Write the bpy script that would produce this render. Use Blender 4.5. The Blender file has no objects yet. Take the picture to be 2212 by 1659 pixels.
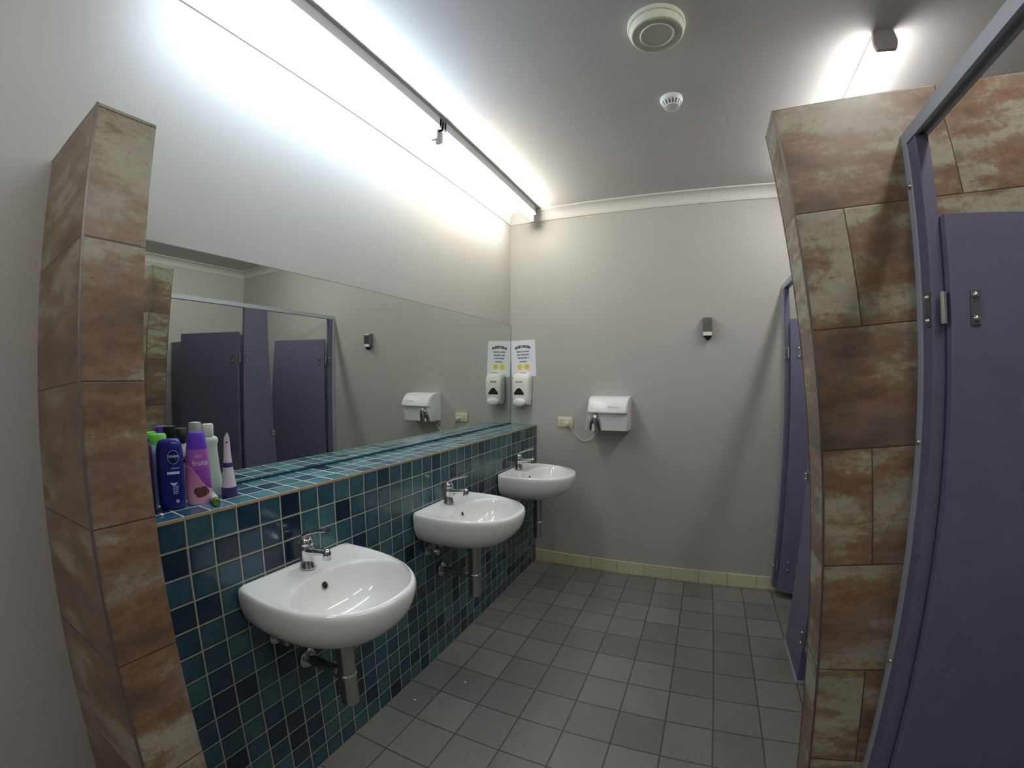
import bpy, bmesh, math, random
from mathutils import Vector, Matrix
random.seed(7)
C = bpy.context.scene.collection
PI = math.pi

# ------------------------------------------------------------------ survey of the room (metres)
T = 0.0775            # module of the small blue tiles
XF, ZL = 0.2251, 1.0941     # front plane and top of the tiled half wall
YV, Z1 = -2.5639, 1.0094    # grid origin of the blue tiles
ZM = 1.8605           # mirror top
ZC, H = 2.6773, 2.7565      # cornice bottom, ceiling
XR, YB = 3.66, -4.4   # right wall, wall behind the camera
XC, XC2 = 1.9474, 1.966     # cubicle fronts (near, far)
ZRT, ZRB = 2.0721, 2.0388   # head rail top / bottom
YW1, YW2 = -1.9166, -1.7795 # tiled wing wall right: faces
YP1, YP2 = -2.8342, -2.7057 # tiled nib wall left: faces
AL, AL2 = 0.09439, 0.06758  # lean of the two tiled walls
XRW, ZRW = 1.8397, 2.1835
XPW, ZPW = 0.4732, 2.0449

# ------------------------------------------------------------------ colours and materials
def lin(c):
    r = []
    for v in c[:3]:
        v /= 255.0
        r.append(v / 12.92 if v <= 0.04045 else ((v + 0.055) / 1.055) ** 2.4)
    return (*r, 1.0)

class NT:
    """small node-tree helper"""
    def __init__(s, name):
        s.m = bpy.data.materials.new(name); s.m.use_nodes = True
        s.t = s.m.node_tree; s.t.nodes.clear()
        s.out = s.n('ShaderNodeOutputMaterial')
    def n(s, typ, **kw):
        nd = s.t.nodes.new(typ)
        for k, v in kw.items(): setattr(nd, k, v)
        return nd
    def l(s, a, b): s.t.links.new(a, b)
    def math(s, op, a, b=None, c=None, clamp=False):
        nd = s.n('ShaderNodeMath', operation=op); nd.use_clamp = clamp
        for i, v in enumerate((a, b, c)):
            if v is None: continue
            if isinstance(v, (int, float)): nd.inputs[i].default_value = v
            else: s.l(v, nd.inputs[i])
        return nd.outputs[0]
    def mix(s, fac, a, b, blend='MIX'):
        nd = s.n('ShaderNodeMix', data_type='RGBA', blend_type=blend)
        for i, v in ((0, fac), (6, a), (7, b)):
            if isinstance(v, (int, float)): nd.inputs[i].default_value = v
            elif isinstance(v, tuple): nd.inputs[i].default_value = v
            else: s.l(v, nd.inputs[i])
        return nd.outputs[2]
    def maprange(s, v, a, b, c=0.0, d=1.0, smooth=False):
        nd = s.n('ShaderNodeMapRange'); nd.interpolation_type = 'SMOOTHSTEP' if smooth else 'LINEAR'
        s.l(v, nd.inputs[0])
        for i, x in enumerate((a, b, c, d)): nd.inputs[i + 1].default_value = x
        return nd.outputs[0]
    def ramp(s, v, stops, interp='LINEAR'):
        nd = s.n('ShaderNodeValToRGB'); cr = nd.color_ramp; cr.interpolation = interp
        while len(cr.elements) > 1: cr.elements.remove(cr.elements[-1])
        cr.elements[0].position = stops[0][0]; cr.elements[0].color = lin(stops[0][1])
        for p, c in stops[1:]:
            e = cr.elements.new(p); e.color = lin(c)
        s.l(v, nd.inputs[0]); return nd.outputs[0]
    def noise(s, vec, scale, detail=3, rough=0.5, dim='3D'):
        nd = s.n('ShaderNodeTexNoise'); nd.noise_dimensions = dim
        if vec is not None: s.l(vec, nd.inputs['Vector'])
        nd.inputs['Scale'].default_value = scale; nd.inputs['Detail'].default_value = detail
        nd.inputs['Roughness'].default_value = rough
        return nd
    def bsdf(s, **kw):
        b = s.n('ShaderNodeBsdfPrincipled')
        for k, v in kw.items():
            if isinstance(v, (int, float, tuple)): b.inputs[k].default_value = v
            else: s.l(v, b.inputs[k])
        s.l(b.outputs[0], s.out.inputs[0]); return b
    def bump(s, b, h, strength=0.3, dist=0.002):
        nd = s.n('ShaderNodeBump'); nd.inputs['Strength'].default_value = strength
        nd.inputs['Distance'].default_value = dist
        s.l(h, nd.inputs['Height']); s.l(nd.outputs[0], b.inputs['Normal'])

def mat(name, rgb, rough=0.5, metal=0.0, var=0.04, scale=6.0, bump=0.0, bscale=200.0, **kw):
    s = NT(name); tc = s.n('ShaderNodeTexCoord'); o = tc.outputs['Object']
    nz = s.noise(o, scale, 4)
    c = s.mix(s.maprange(nz.outputs[0], 0.3, 0.7), tuple(x * (1 - var) for x in lin(rgb)[:3]) + (1,), tuple(min(1, x * (1 + var)) for x in lin(rgb)[:3]) + (1,))
    b = s.bsdf(**{'Base Color': c, 'Roughness': rough, 'Metallic': metal}, **kw)
    if bump: s.bump(b, s.noise(o, bscale, 2).outputs[0], bump, 0.001)
    return s.m

def emis(name, rgb, strength):
    s = NT(name); e = s.n('ShaderNodeEmission'); e.inputs[0].default_value = (*rgb, 1); e.inputs[1].default_value = strength
    s.l(e.outputs[0], s.out.inputs[0]); return s.m

def grid(s, axes, tu, tv, g, ou=0.0, ov=0.0, stagger=0.0):
    """cell id vector, distance to the joint (m) and a 0..1 tile mask, in the object's own coordinates"""
    tc = s.n('ShaderNodeTexCoord'); sep = s.n('ShaderNodeSeparateXYZ'); s.l(tc.outputs['Object'], sep.inputs[0])
    u = s.math('DIVIDE', s.math('SUBTRACT', sep.outputs[axes[0]], ou), tu)
    v = s.math('DIVIDE', s.math('SUBTRACT', sep.outputs[axes[1]], ov), tv)
    fv = s.math('FLOOR', v)
    if stagger:
        u = s.math('ADD', u, s.math('MULTIPLY', s.math('FLOORED_MODULO', fv, 2.0), stagger))
    fu = s.math('FLOOR', u)
    ru = s.math('SUBTRACT', u, fu); rv = s.math('SUBTRACT', v, fv)
    du = s.math('MULTIPLY', s.math('MINIMUM', ru, s.math('SUBTRACT', 1.0, ru)), tu)
    dv = s.math('MULTIPLY', s.math('MINIMUM', rv, s.math('SUBTRACT', 1.0, rv)), tv)
    d = s.math('MINIMUM', du, dv)
    cell = s.n('ShaderNodeCombineXYZ'); s.l(fu, cell.inputs[0]); s.l(fv, cell.inputs[1])
    wn = s.n('ShaderNodeTexWhiteNoise', noise_dimensions='3D'); s.l(cell.outputs[0], wn.inputs[0])
    mask = s.maprange(d, g / 2 - 0.0006, g / 2 + 0.0006)
    return tc.outputs['Object'], cell.outputs[0], wn, d, mask

def small_tile(name, axes, tu, tv, ou, ov, stops, grout, g=0.0042, rough=0.16):
    s = NT(name)
    o, cell, wn, d, mask = grid(s, axes, tu, tv, g, ou, ov)
    base = s.ramp(wn.outputs[0], stops)
    nz = s.noise(o, 24, 4, 0.6)
    col = s.mix(s.maprange(nz.outputs[0], 0.3, 0.75), base, s.mix(1.0, base, lin((176, 205, 205)), 'MULTIPLY'))
    edge = s.maprange(d, 0.002, 0.014, 0.72, 1.0)
    ev = s.n('ShaderNodeCombineColor')
    for i in range(3): s.l(edge, ev.inputs[i])
    col = s.mix(1.0, col, ev.outputs[0], 'MULTIPLY')
    gz = s.noise(o, 40, 3)
    gr = s.mix(s.maprange(gz.outputs[0], 0.3, 0.7), lin(tuple(c * 0.9 for c in grout)), lin(grout))
    col = s.mix(mask, gr, col)
    b = s.bsdf(**{'Base Color': col, 'Roughness': s.maprange(mask, 0, 1, 0.85, rough)})
    h = s.math('ADD', s.maprange(d, 0.0012, 0.006, 0, 1, True), s.math('MULTIPLY', s.noise(o, 30, 2).outputs[0], 0.35))
    s.bump(b, h, 0.6, 0.0016)
    return s.m

def rust_tile(name, axes, tu, tv, ou, ov, stagger, g=0.003, r0=0.28):
    s = NT(name)
    o, cell, wn, d, mask = grid(s, axes, tu, tv, g, ou, ov, stagger)
    off = s.n('ShaderNodeVectorMath', operation='SCALE'); s.l(wn.outputs['Color'], off.inputs[0]); off.inputs['Scale'].default_value = 9.0
    sc = s.n('ShaderNodeVectorMath', operation='MULTIPLY'); s.l(o, sc.inputs[0])
    k = [2.2, 2.2, 2.2]; k[axes[1]] = 6.5
    sc.inputs[1].default_value = k
    vec = s.n('ShaderNodeVectorMath', operation='ADD'); s.l(sc.outputs[0], vec.inputs[0]); s.l(off.outputs[0], vec.inputs[1])
    v = vec.outputs[0]
    big = s.noise(v, 1.05, 3, 0.5).outputs[0]
    midn = s.noise(v, 2.6, 5, 0.68).outputs[0]
    fine = s.noise(o, 42.0, 6, 0.75).outputs[0]
    f = s.math('ADD', s.math('MULTIPLY', big, 0.55), s.math('ADD', s.math('MULTIPLY', midn, 0.40), s.math('MULTIPLY', fine, 0.20)))
    f = s.math('ADD', f, s.math('MULTIPLY', s.math('SUBTRACT', wn.outputs[0], 0.5), 0.08))
    col = s.ramp(f, [(0.40, (84, 74, 64)), (0.48, (108, 86, 70)), (0.535, (126, 98, 76)), (0.57, (132, 114, 94)), (0.605, (152, 147, 126)), (0.70, (168, 166, 148)), (0.80, (142, 128, 106))])
    hue = s.noise(v, 1.3, 3, 0.6).outputs[0]
    col = s.mix(s.maprange(hue, 0.5, 0.75, 0, 0.55), col, lin((118, 108, 104)))
    speck = s.maprange(s.noise(o, 75.0, 4, 0.75).outputs[0], 0.56, 0.70)
    col = s.mix(s.math('MULTIPLY', speck, 0.6), col, lin((72, 66, 58)))
    stain = s.maprange(s.noise(v, 3.4, 4, 0.7).outputs[0], 0.55, 0.75)
    col = s.mix(s.math('MULTIPLY', stain, 0.5), col, lin((82, 66, 54)))
    col = s.mix(mask, lin((62, 54, 44)), col)
    b = s.bsdf(**{'Base Color': col, 'Roughness': s.maprange(fine, 0.3, 0.7, r0, r0 + 0.16)})
    h = s.math('ADD', s.maprange(d, 0.0008, 0.003, 0, 1), s.math('MULTIPLY', fine, 0.3))
    s.bump(b, h, 0.35, 0.001)
    return s.m

def plain_tile(name, axes, tu, tv, ou, ov, base, grout, g=0.005, rough=0.5, dirt=0.25, tvar=0.12):
    s = NT(name)
    o, cell, wn, d, mask = grid(s, axes, tu, tv, g, ou, ov)
    lo = tuple(c * (1 - tvar) for c in base); hi = tuple(min(255, c * (1 + tvar * 0.6)) for c in base)
    col = s.ramp(wn.outputs[0], [(0, lo), (1, hi)])
    nz = s.noise(o, 3.2, 6, 0.65).outputs[0]
    col = s.mix(s.math('MULTIPLY', s.maprange(nz, 0.42, 0.72), dirt), col, lin(tuple(c * 0.62 for c in base)))
    fz = s.noise(o, 55, 4, 0.7).outputs[0]
    col = s.mix(s.maprange(fz, 0.35, 0.7, 0, 0.22), col, lin(tuple(min(255, c * 1.25) for c in base)))
    col = s.mix(mask, lin(grout), col)
    b = s.bsdf(**{'Base Color': col, 'Roughness': rough})
    s.bump(b, s.math('ADD', s.maprange(d, 0.001, 0.005, 0, 1), s.math('MULTIPLY', fz, 0.2)), 0.4, 0.0015)
    return s.m

M = {}
M['wall'] = mat('cream_wall_paint', (174, 172, 166), 0.55, var=0.025, scale=2.0, bump=0.06, bscale=160)
M['ceil'] = mat('ceiling_paint', (200, 197, 195), 0.75, var=0.02, scale=2.0, bump=0.05, bscale=120)
M['cornice'] = mat('cornice_paint', (206, 203, 196), 0.6, var=0.015)
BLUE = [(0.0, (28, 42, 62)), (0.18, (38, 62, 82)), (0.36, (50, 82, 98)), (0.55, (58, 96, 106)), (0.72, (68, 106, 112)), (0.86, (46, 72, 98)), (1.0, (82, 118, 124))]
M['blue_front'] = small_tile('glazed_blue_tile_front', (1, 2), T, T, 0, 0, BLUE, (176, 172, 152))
M['blue_top_lit'] = small_tile('glazed_blue_tile_ledge_lit', (0, 1), 0.0741, T, 0, 0, [(p, tuple(min(255, c * 1.32) for c in k)) for p, k in BLUE], (198, 206, 200), g=0.0045, rough=0.14)  # front blues lightened: light reflected by the ledge is painted into the colour
M['trim'] = mat('tan_grout_bead', (158, 142, 112), 0.7, var=0.12, scale=30)
M['rust_r'] = rust_tile('rust_stone_tile_face', (0, 2), 0.6, 0.2995, 0.124, 2.1835, 0.5)
M['rust_re'] = rust_tile('rust_stone_tile_end', (1, 2), 3.0, 0.2995, -1.5, 2.1835, 0.0, r0=0.12)
M['rust_l'] = rust_tile('rust_stone_tile_nib', (0, 2), 3.0, 0.2905, -1.1, 1.747, 0.0)
M['rust_le'] = rust_tile('rust_stone_tile_nib_end', (1, 2), 3.0, 0.2905, -1.4, 1.747, 0.0)
M['edge'] = mat('grey_edge_trim', (112, 108, 104), 0.4, 0.6, var=0.1, scale=20)
M['floor'] = plain_tile('grey_floor_tile', (0, 1), 0.19874, 0.19874, 0, 0, (113, 111, 107), (66, 63, 58), g=0.006, rough=0.55)
M['skirt'] = plain_tile('cream_skirting_tile', (0, 2), 0.19874, 2.0, 0, -1.0, (206, 200, 166), (150, 144, 116), g=0.004, rough=0.35, dirt=0.1, tvar=0.05)
M['purple'] = mat('purple_laminate', (98, 95, 117), 0.42, var=0.05, scale=14, bump=0.12, bscale=420)
M['alu'] = mat('satin_aluminium', (176, 181, 190), 0.40, 0.25, var=0.03, scale=12)
M['steel'] = mat('stainless_steel', (190, 188, 182), 0.28, 1.0, var=0.06, scale=30)
M['chrome'] = mat('chrome', (222, 222, 224), 0.07, 1.0, var=0.02, scale=20)
M['dull_chrome'] = mat('dull_chrome', (186, 186, 184), 0.22, 1.0, var=0.05, scale=20)
M['china'] = mat('white_vitreous_china', (232, 232, 230), 0.12, var=0.01, scale=4, **{'Coat Weight': 0.4, 'Coat Roughness': 0.05})
M['black'] = mat('black_plastic', (14, 14, 16), 0.45, var=0.1, scale=30)
M['dark'] = mat('dark_rubber', (26, 26, 28), 0.7, var=0.1, scale=30)
M['white'] = mat('white_enamel', (232, 232, 232), 0.3, var=0.015, scale=8)
M['ivory'] = mat('ivory_plastic', (214, 208, 182), 0.4, var=0.03, scale=20)
M['white_pl'] = mat('white_plastic', (226, 226, 220), 0.35, var=0.02, scale=20)
M['grey_pl'] = mat('grey_plastic', (120, 122, 124), 0.45, var=0.05, scale=20)
M['seal'] = mat('dark_mirror_edge', (22, 50, 60), 0.3, var=0.1, scale=20)
M['paper'] = mat('white_paper', (226, 228, 234), 0.8, var=0.01, scale=10)
M['ink'] = mat('blue_black_ink', (70, 74, 104), 0.8, var=0.1, scale=60)
M['yellow'] = mat('yellow_print', (226, 204, 60), 0.8, var=0.12, scale=90)
s = NT('silvered_mirror'); tcm = s.n('ShaderNodeTexCoord')
s.bsdf(**{'Base Color': s.mix(s.noise(tcm.outputs['Object'], 1.5, 2).outputs[0], lin((224, 232, 226)), lin((228, 234, 229))), 'Metallic': 1.0, 'Roughness': 0.0})
M['mirror'] = s.m

# ------------------------------------------------------------------ mesh helpers
def link(name, bm, m, parent=None, smooth=None, loc=None):
    bmesh.ops.recalc_face_normals(bm, faces=bm.faces)
    me = bpy.data.meshes.new(name); bm.to_mesh(me); bm.free()
    o = bpy.data.objects.new(name, me); C.objects.link(o)
    for k in (m if isinstance(m, (list, tuple)) else [m]): me.materials.append(M[k] if isinstance(k, str) else k)
    if smooth is not None:
        for p in me.polygons: p.use_smooth = True
        me.set_sharp_from_angle(angle=math.radians(smooth))
    if parent is not None: o.parent = parent
    if loc is not None: o.location = loc
    return o
def tag(o, label, cat, group=None, kind=None):
    o['label'] = label; o['category'] = cat
    if group: o['group'] = group
    if kind: o['kind'] = kind
    return o
def thing(name, label, cat, loc=(0, 0, 0), rotz=0.0, group=None, kind=None):
    o = bpy.data.objects.new(name, None); o.empty_display_size = 0.05; C.objects.link(o)
    o.location = loc; o.rotation_euler = (0, 0, rotz)
    return tag(o, label, cat, group, kind)
def struct(o, label=None):
    o['kind'] = 'structure'
    if label: o['label'] = label
    return o
def dup(root, loc, label, rotz=None):
    r = root.copy(); C.objects.link(r); r.location = loc; r['label'] = label
    if rotz is not None: r.rotation_euler = (0, 0, rotz)
    for ch in list(root.children):
        c = ch.copy(); C.objects.link(c); c.parent = r
        for gch in list(ch.children):
            d = gch.copy(); C.objects.link(d); d.parent = c
    return r
def box(bm, x0, x1, y0, y1, z0, z1, bev=0.0, seg=2, mi=0):
    r = bmesh.ops.create_cube(bm, size=1.0); vs = r['verts']
    for v in vs:
        v.co = Vector(((x0 + x1) / 2 + v.co.x * (x1 - x0), (y0 + y1) / 2 + v.co.y * (y1 - y0), (z0 + z1) / 2 + v.co.z * (z1 - z0)))
    fs = {f for v in vs for f in v.link_faces}
    for f in fs: f.material_index = mi
    if bev:
        es = list({e for v in vs for e in v.link_edges})
        bmesh.ops.bevel(bm, geom=es, offset=bev, segments=seg, profile=0.5, affect='EDGES')
    return bm
def B(*a, **k): return box(bmesh.new(), *a, **k)
def loft(bm, rings, cap0=True, cap1=True, close=True, mi=0):
    R = [[bm.verts.new(p) for p in ring] for ring in rings]
    n = len(R[0])
    for a, b in zip(R, R[1:]):
        for i in range(n if close else n - 1):
            f = bm.faces.new((a[i], a[(i + 1) % n], b[(i + 1) % n], b[i])); f.material_index = mi
    if cap0: bm.faces.new(R[0][::-1]).material_index = mi
    if cap1: bm.faces.new(R[-1]).material_index = mi
    return bm
def frame_of(d):
    d = Vector(d).normalized(); up = Vector((0, 0, 1)) if abs(d.z) < 0.95 else Vector((1, 0, 0))
    a = d.cross(up).normalized(); return a, d.cross(a).normalized()
def cyl(bm, p0, p1, r0, r1=None, n=20, cap=True):
    p0, p1 = Vector(p0), Vector(p1); a, b = frame_of(p1 - p0); r1 = r0 if r1 is None else r1
    return loft(bm, [[p + (a * math.cos(t) + b * math.sin(t)) * r for t in (2 * PI * i / n for i in range(n))] for p, r in ((p0, r0), (p1, r1))], cap, cap)
def lathe(bm, prof, c=(0, 0, 0), axis='z', n=32, sx=1.0, sy=1.0, cap0=True, cap1=True):
    """prof: (radius, height) pairs"""
    c = Vector(c); rings = []
    for r, h in prof:
        ring = []
        for i in range(n):
            t = 2 * PI * i / n; u, v = r * math.cos(t) * sx, r * math.sin(t) * sy
            ring.append(c + (Vector((u, v, h)) if axis == 'z' else Vector((h, u, v)) if axis == 'x' else Vector((u, h, v))))
        rings.append(ring)
    return loft(bm, rings, cap0, cap1)
def tube(bm, pts, r, n=12):
    pts = [Vector(p) for p in pts]; rr = r if isinstance(r, (list, tuple)) else [r] * len(pts)
    a = None; rings = []
    for i, p in enumerate(pts):
        d = (pts[min(i + 1, len(pts) - 1)] - pts[max(i - 1, 0)]).normalized()
        if a is None: a, b = frame_of(d)
        else: a = (a - d * a.dot(d)).normalized(); b = d.cross(a)
        rings.append([p + (a * math.cos(t) + b * math.sin(t)) * rr[i] for t in (2 * PI * k / n for k in range(n))])
    return loft(bm, rings)
def spline(P, n=8):
    P = [Vector(p) for p in P]; out = []
    for i in range(len(P) - 1):
        p0, p1, p2, p3 = P[max(i - 1, 0)], P[i], P[i + 1], P[min(i + 2, len(P) - 1)]
        for k in range(n):
            t = k / n
            out.append(0.5 * ((2 * p1) + (p2 - p0) * t + (2 * p0 - 5 * p1 + 4 * p2 - p3) * t * t + (3 * p1 - p0 - 3 * p2 + p3) * t ** 3))
    out.append(P[-1]); return out
def prism(bm, poly, lo, hi, axis, mi=0):
    """poly in the two other axes, extruded along axis"""
    def P(u, v, w): return (w, u, v) if axis == 'x' else (u, w, v) if axis == 'y' else (u, v, w)
    return loft(bm, [[Vector(P(u, v, lo)) for u, v in poly], [Vector(P(u, v, hi)) for u, v in poly]], mi=mi)
def text_polys(txt, size, bold=0.0, shear=0.0, spacing=1.0):
    cu = bpy.data.curves.new('txt', 'FONT'); cu.body = txt; cu.size = size; cu.align_x = 'CENTER'; cu.align_y = 'CENTER'
    cu.offset = bold; cu.shear = shear; cu.space_character = spacing; cu.resolution_u = 4
    o = bpy.data.objects.new('txt', cu); C.objects.link(o); bpy.context.view_layer.update()
    ev = o.evaluated_get(bpy.context.evaluated_depsgraph_get()); me = ev.to_mesh()
    vs = [v.co.copy() for v in me.vertices]; fs = [tuple(p.vertices) for p in me.polygons]
    ev.to_mesh_clear(); bpy.data.objects.remove(o); bpy.data.curves.remove(cu)
    return vs, fs
def add_polys(bm, vs, fs, fn):
    V = [bm.verts.new(fn(v.x, v.y)) for v in vs]
    for f in fs:
        try: bm.faces.new([V[i] for i in f])
        except ValueError: pass
    return bm

# ------------------------------------------------------------------ the room shell
o = link('floor', B(-0.12, XR + 0.12, YB - 0.12, 0.12, -0.12, 0.0), 'floor')
FO = Vector((0.7789, -0.8299, 0))
o.data.transform(Matrix.Translation(-FO)); o.location = FO; struct(o, 'grey square floor tiles')
struct(link('ceiling', B(-0.12, XR + 0.12, YB - 0.12, 0.12, H, H + 0.1), 'ceil'))
struct(link('wall_left', B(-0.12, 0, YB, 0.12, 0, H), 'wall'))
struct(link('wall_back', B(0, XR, 0, 0.12, 0, H), 'wall'))
struct(link('wall_right', B(XR, XR + 0.12, YB, 0.12, 0, H), 'wall'))
struct(link('wall_front', B(-0.12, XR + 0.12, YB - 0.12, YB, 0, H), 'wall'))
# coved cornice: profile (distance from wall, height)
W = H - ZC
cov = [(0, 0), (0.009, 0), (0.009, 0.007)] + [(0.011 + (W - 0.020) * (1 - math.cos(t)), 0.009 + (W - 0.020) * math.sin(t)) for t in [PI / 2 * i / 8 for i in range(9)]] + [(W - 0.002, W - 0.008), (W, W - 0.007), (W, W), (0, W)]
struct(link('trim_1', prism(bmesh.new(), [(-d, ZC + h) for d, h in cov], 0.001, XR - 0.001, 'x'), 'cornice', smooth=35), 'white coved cornice along the back wall')
struct(link('trim_2', prism(bmesh.new(), [(d, ZC + h) for d, h in cov], YB + 0.001, -0.001, 'y'), 'cornice', smooth=35), 'white coved cornice along the mirror wall')
struct(link('trim_3', prism(bmesh.new(), [(XR - d, ZC + h) for d, h in cov], YB + 0.001, -0.001, 'y'), 'cornice', smooth=35), 'white coved cornice along the cubicle wall')
o = link('baseboard_back', B(0.2268 - 0.2818, XR - 0.001 - 0.2818, -0.009, -0.0005, 0.0005, 0.0949, bev=0.002), 'skirt')
o.location = (0.2818, 0, 0); struct(o, 'cream tiled skirting')
o = link('baseboard_right', B(0, YB * -1 - 0.02, -0.009, -0.0005, 0.0005, 0.0949, bev=0.002), 'skirt')
o.rotation_euler = (0, 0, -PI / 2); o.location = (XR, -0.01, 0); struct(o)

# tiled half wall with its ledge
hw = link('wall_vanity', B(0.001, XF - 0.0012, YP2 + 0.001, -0.0005, 0.0005, ZL - 0.009), 'blue_front')
GO = Vector((XF, YV, Z1))
hw.data.transform(Matrix.Translation(-GO)); hw.location = GO
struct(hw, 'half wall of glazed blue tiles under the mirror')
led = link('ledge', B(0.001, XF - 0.0035, YP2 + 0.001, -0.0005, ZL - 0.009, ZL), 'blue_top_lit', hw)
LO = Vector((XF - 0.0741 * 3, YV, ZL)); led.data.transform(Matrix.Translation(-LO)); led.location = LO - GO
nose = link('ledge_nosing', B(XF - 0.0035, XF + 0.0006, YP2 + 0.001, -0.0005, ZL - 0.0095, ZL + 0.0004, bev=0.0012), 'trim', hw)
nose.data.transform(Matrix.Translation(-GO))

# leaning tiled wing walls
def lean_wall(name, poly, y0, y1, org, ang, mats, label, edges):
    bm = prism(bmesh.new(), poly, y0, y1, 'y')
    mw = Matrix.Translation(Vector(org)) @ Matrix.Rotation(-ang, 4, 'Y')
    bmesh.ops.recalc_face_normals(bm, faces=bm.faces)
    for f in bm.faces:
        f.material_index = 0 if abs(f.normal.y) > 0.7 else 1
    bm.transform(mw.inverted())
    o = link(name, bm, mats); o.matrix_world = mw
    struct(o, label)
    for b0, b1, y, s in edges:
        e = link('edge_trim', B(-0.0012, 0.0045, min(y, y + s * 0.0045), max(y, y + s * 0.0045), b0, b1), 'edge', o)
        e.data.transform(Matrix.Translation((0, -org[1], 0)))
    return o
sa, ca = math.sin(AL), math.cos(AL)
tA = Vector((XRW - ZRW * sa, ZRW * ca))
topR = tA.y + (XR - tA.x) * math.tan(AL)
lean_wall('wall_wing', [(XRW, 0.0005), (XR - 0.0005, 0.0005), (XR - 0.0005, topR), (tA.x, tA.y)], YW1, YW2, (XRW, YW1, 0), AL,
          ['rust_r', 'rust_re'], 'leaning wing wall of rust brown stone tiles', [(0.004, ZRW, YW1 - 0.0008, 1), (0.004, ZRW, YW2 + 0.0008, -1)])
sa2, ca2 = math.sin(AL2), math.cos(AL2)
tB = Vector((XPW - ZPW * sa2, ZPW * ca2))
lean_wall('wall_nib', [(0.0005, 0.0005), (XPW, 0.0005), (tB.x, tB.y), (0.0005, tB.y - tB.x * math.tan(AL2))], YP1, YP2, (XPW, YP1, 0), AL2,
          ['rust_l', 'rust_le'], 'leaning nib wall of rust brown stone tiles beside the bottles', [(0.004, ZPW, YP1 - 0.0008, 1)])
for o_ in bpy.data.objects:
    if o_.name.startswith('edge_trim') and o_.parent.name == 'wall_nib':
        o_.data.transform(Matrix.Scale(-1, 4, (1, 0, 0)))
        o_.data.transform(Matrix.Translation((0.0, 0, 0)))

# ------------------------------------------------------------------ mirror
mr = thing('wall_mirror', 'long frameless mirror standing on the blue tiled ledge', 'mirror', (0, -1.35, ZL))
link('mirror_glass', B(0.0015, 0.0055, -1.353, 1.349, 0.009, ZM - ZL), 'mirror', mr)
link('dark_edge', B(0.0015, 0.0062, -1.353, 1.349, 0.0006, 0.009), 'seal', mr)
link('top_edge', B(0.0015, 0.0062, -1.353, 1.349, ZM - ZL, ZM - ZL + 0.0025), 'grey_pl', mr)
link('side_edge', B(0.0015, 0.0072, 1.3442, 1.349, 0.009, ZM - ZL), 'grey_pl', mr)

# ------------------------------------------------------------------ wash basins
def dshape(th, c, hw_, u1, back, p=2.35, rc=0.016):
    """radius from centre (c,0) of a D outline: straight back at u=back, half width hw_, front at u1"""
    du, dv = math.cos(th), math.sin(th)
    lo, hi = 0.0, 1.0
    def inside(r):
        u, v = c + du * r, dv * r
        if u < back: return False
        u0 = back + 0.10
        if u <= u0:
            # sides with rounded back corners
            h = hw_ - 0.006 * (u0 - u) / 0.10
            if u < back + rc and abs(v) > h - rc:
                return (u - back - rc) ** 2 + (abs(v) - h + rc) ** 2 <= rc * rc
            return abs(v) <= h
        q = (u - u0) / (u1 - u0)
        return q <= 1 and abs(v) <= hw_ * (1 - q ** p) ** (1 / p)
    for _ in range(40):
        mid = (lo + hi) / 2
        if inside(mid): lo = mid
        else: hi = mid
    return lo
NB_ = 96
BW, BD = 0.2365, 0.438
def basin_mesh():
    c = 0.24
    ths = [2 * PI * i / NB_ for i in range(NB_)]
    out = [(c + math.cos(t) * r, math.sin(t) * r) for t, r in ((t, dshape(t, c, BW, BD, 0.0)) for t in ths)]
    # bowl opening: ellipse with a flattened back
    oc, of, ob, ov = 0.262, 0.150, 0.142, 0.196
    inn = []
    for t in ths:
        e = 2.5
        a = of if math.cos(t) > 0 else ob
        r = (abs(math.cos(t) / a) ** e + abs(math.sin(t) / ov) ** e) ** (-1 / e)
        inn.append((oc + math.cos(t) * r, math.sin(t) * r))
    def sc(ring, su, sv, z, cu=0.0):
        return [Vector((cu + (u - cu) * su, v * sv, z)) for u, v in ring]
    rings = []
    # underside to rim (outside)
    for su, sv, z in ((0.52, 0.20, -0.180), (0.59, 0.38, -0.177), (0.68, 0.56, -0.168), (0.775, 0.72, -0.152), (0.86, 0.85, -0.131), (0.92, 0.925, -0.108), (0.96, 0.965, -0.083), (0.985, 0.988, -0.056), (1.0, 1.0, -0.028), (1.0, 1.0, -0.016), (0.994, 0.994, -0.007), (0.982, 0.982, -0.0015), (0.966, 0.966, 0.0)):
        rings.append(sc(out, su, sv, z))
    for r in rings:
        for v in r: v.x = max(v.x, 0.0012)
    # rim -> deck -> bowl lip
    rim = rings[-1]
    for f, z in ((0.12, -0.0012), (0.45, -0.0065), (0.8, -0.0075), (0.94, -0.0072)):
        rings.append([Vector((a.x + (b[0] - a.x) * f, a.y + (b[1] - a.y) * f, z)) for a, b in zip(rim, inn)])
    for k, z in ((1.0, -0.0092), (0.975, -0.016), (0.945, -0.032), (0.90, -0.058), (0.835, -0.086), (0.73, -0.110), (0.57, -0.128), (0.36, -0.139), (0.16, -0.144), (0.085, -0.146)):
        cu = oc - 0.022 * (1 - k)
        rings.append([Vector((cu + (u - oc) * k, v * k, z)) for u, v in inn])
    return loft(bmesh.new(), rings)
YS = (-2.208, -1.343, -0.474); ZB = 0.845
BL = ['white wash basin nearest the bottles, first of three', 'white wash basin in the middle of the tiled wall', 'white wash basin nearest the back wall corner']
bs = thing('wash_basin', BL[0], 'basin', (XF, YS[0], ZB), group='white wall hung wash basins')
link('bowl', basin_mesh(), 'china', bs, smooth=50)
ovc = Vector((0.1295, 0, -0.047)); nrm = Vector((0.93, 0, 0.36)).normalized()
bm = bmesh.new(); a_, b_ = frame_of(nrm)
rg = []
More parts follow.
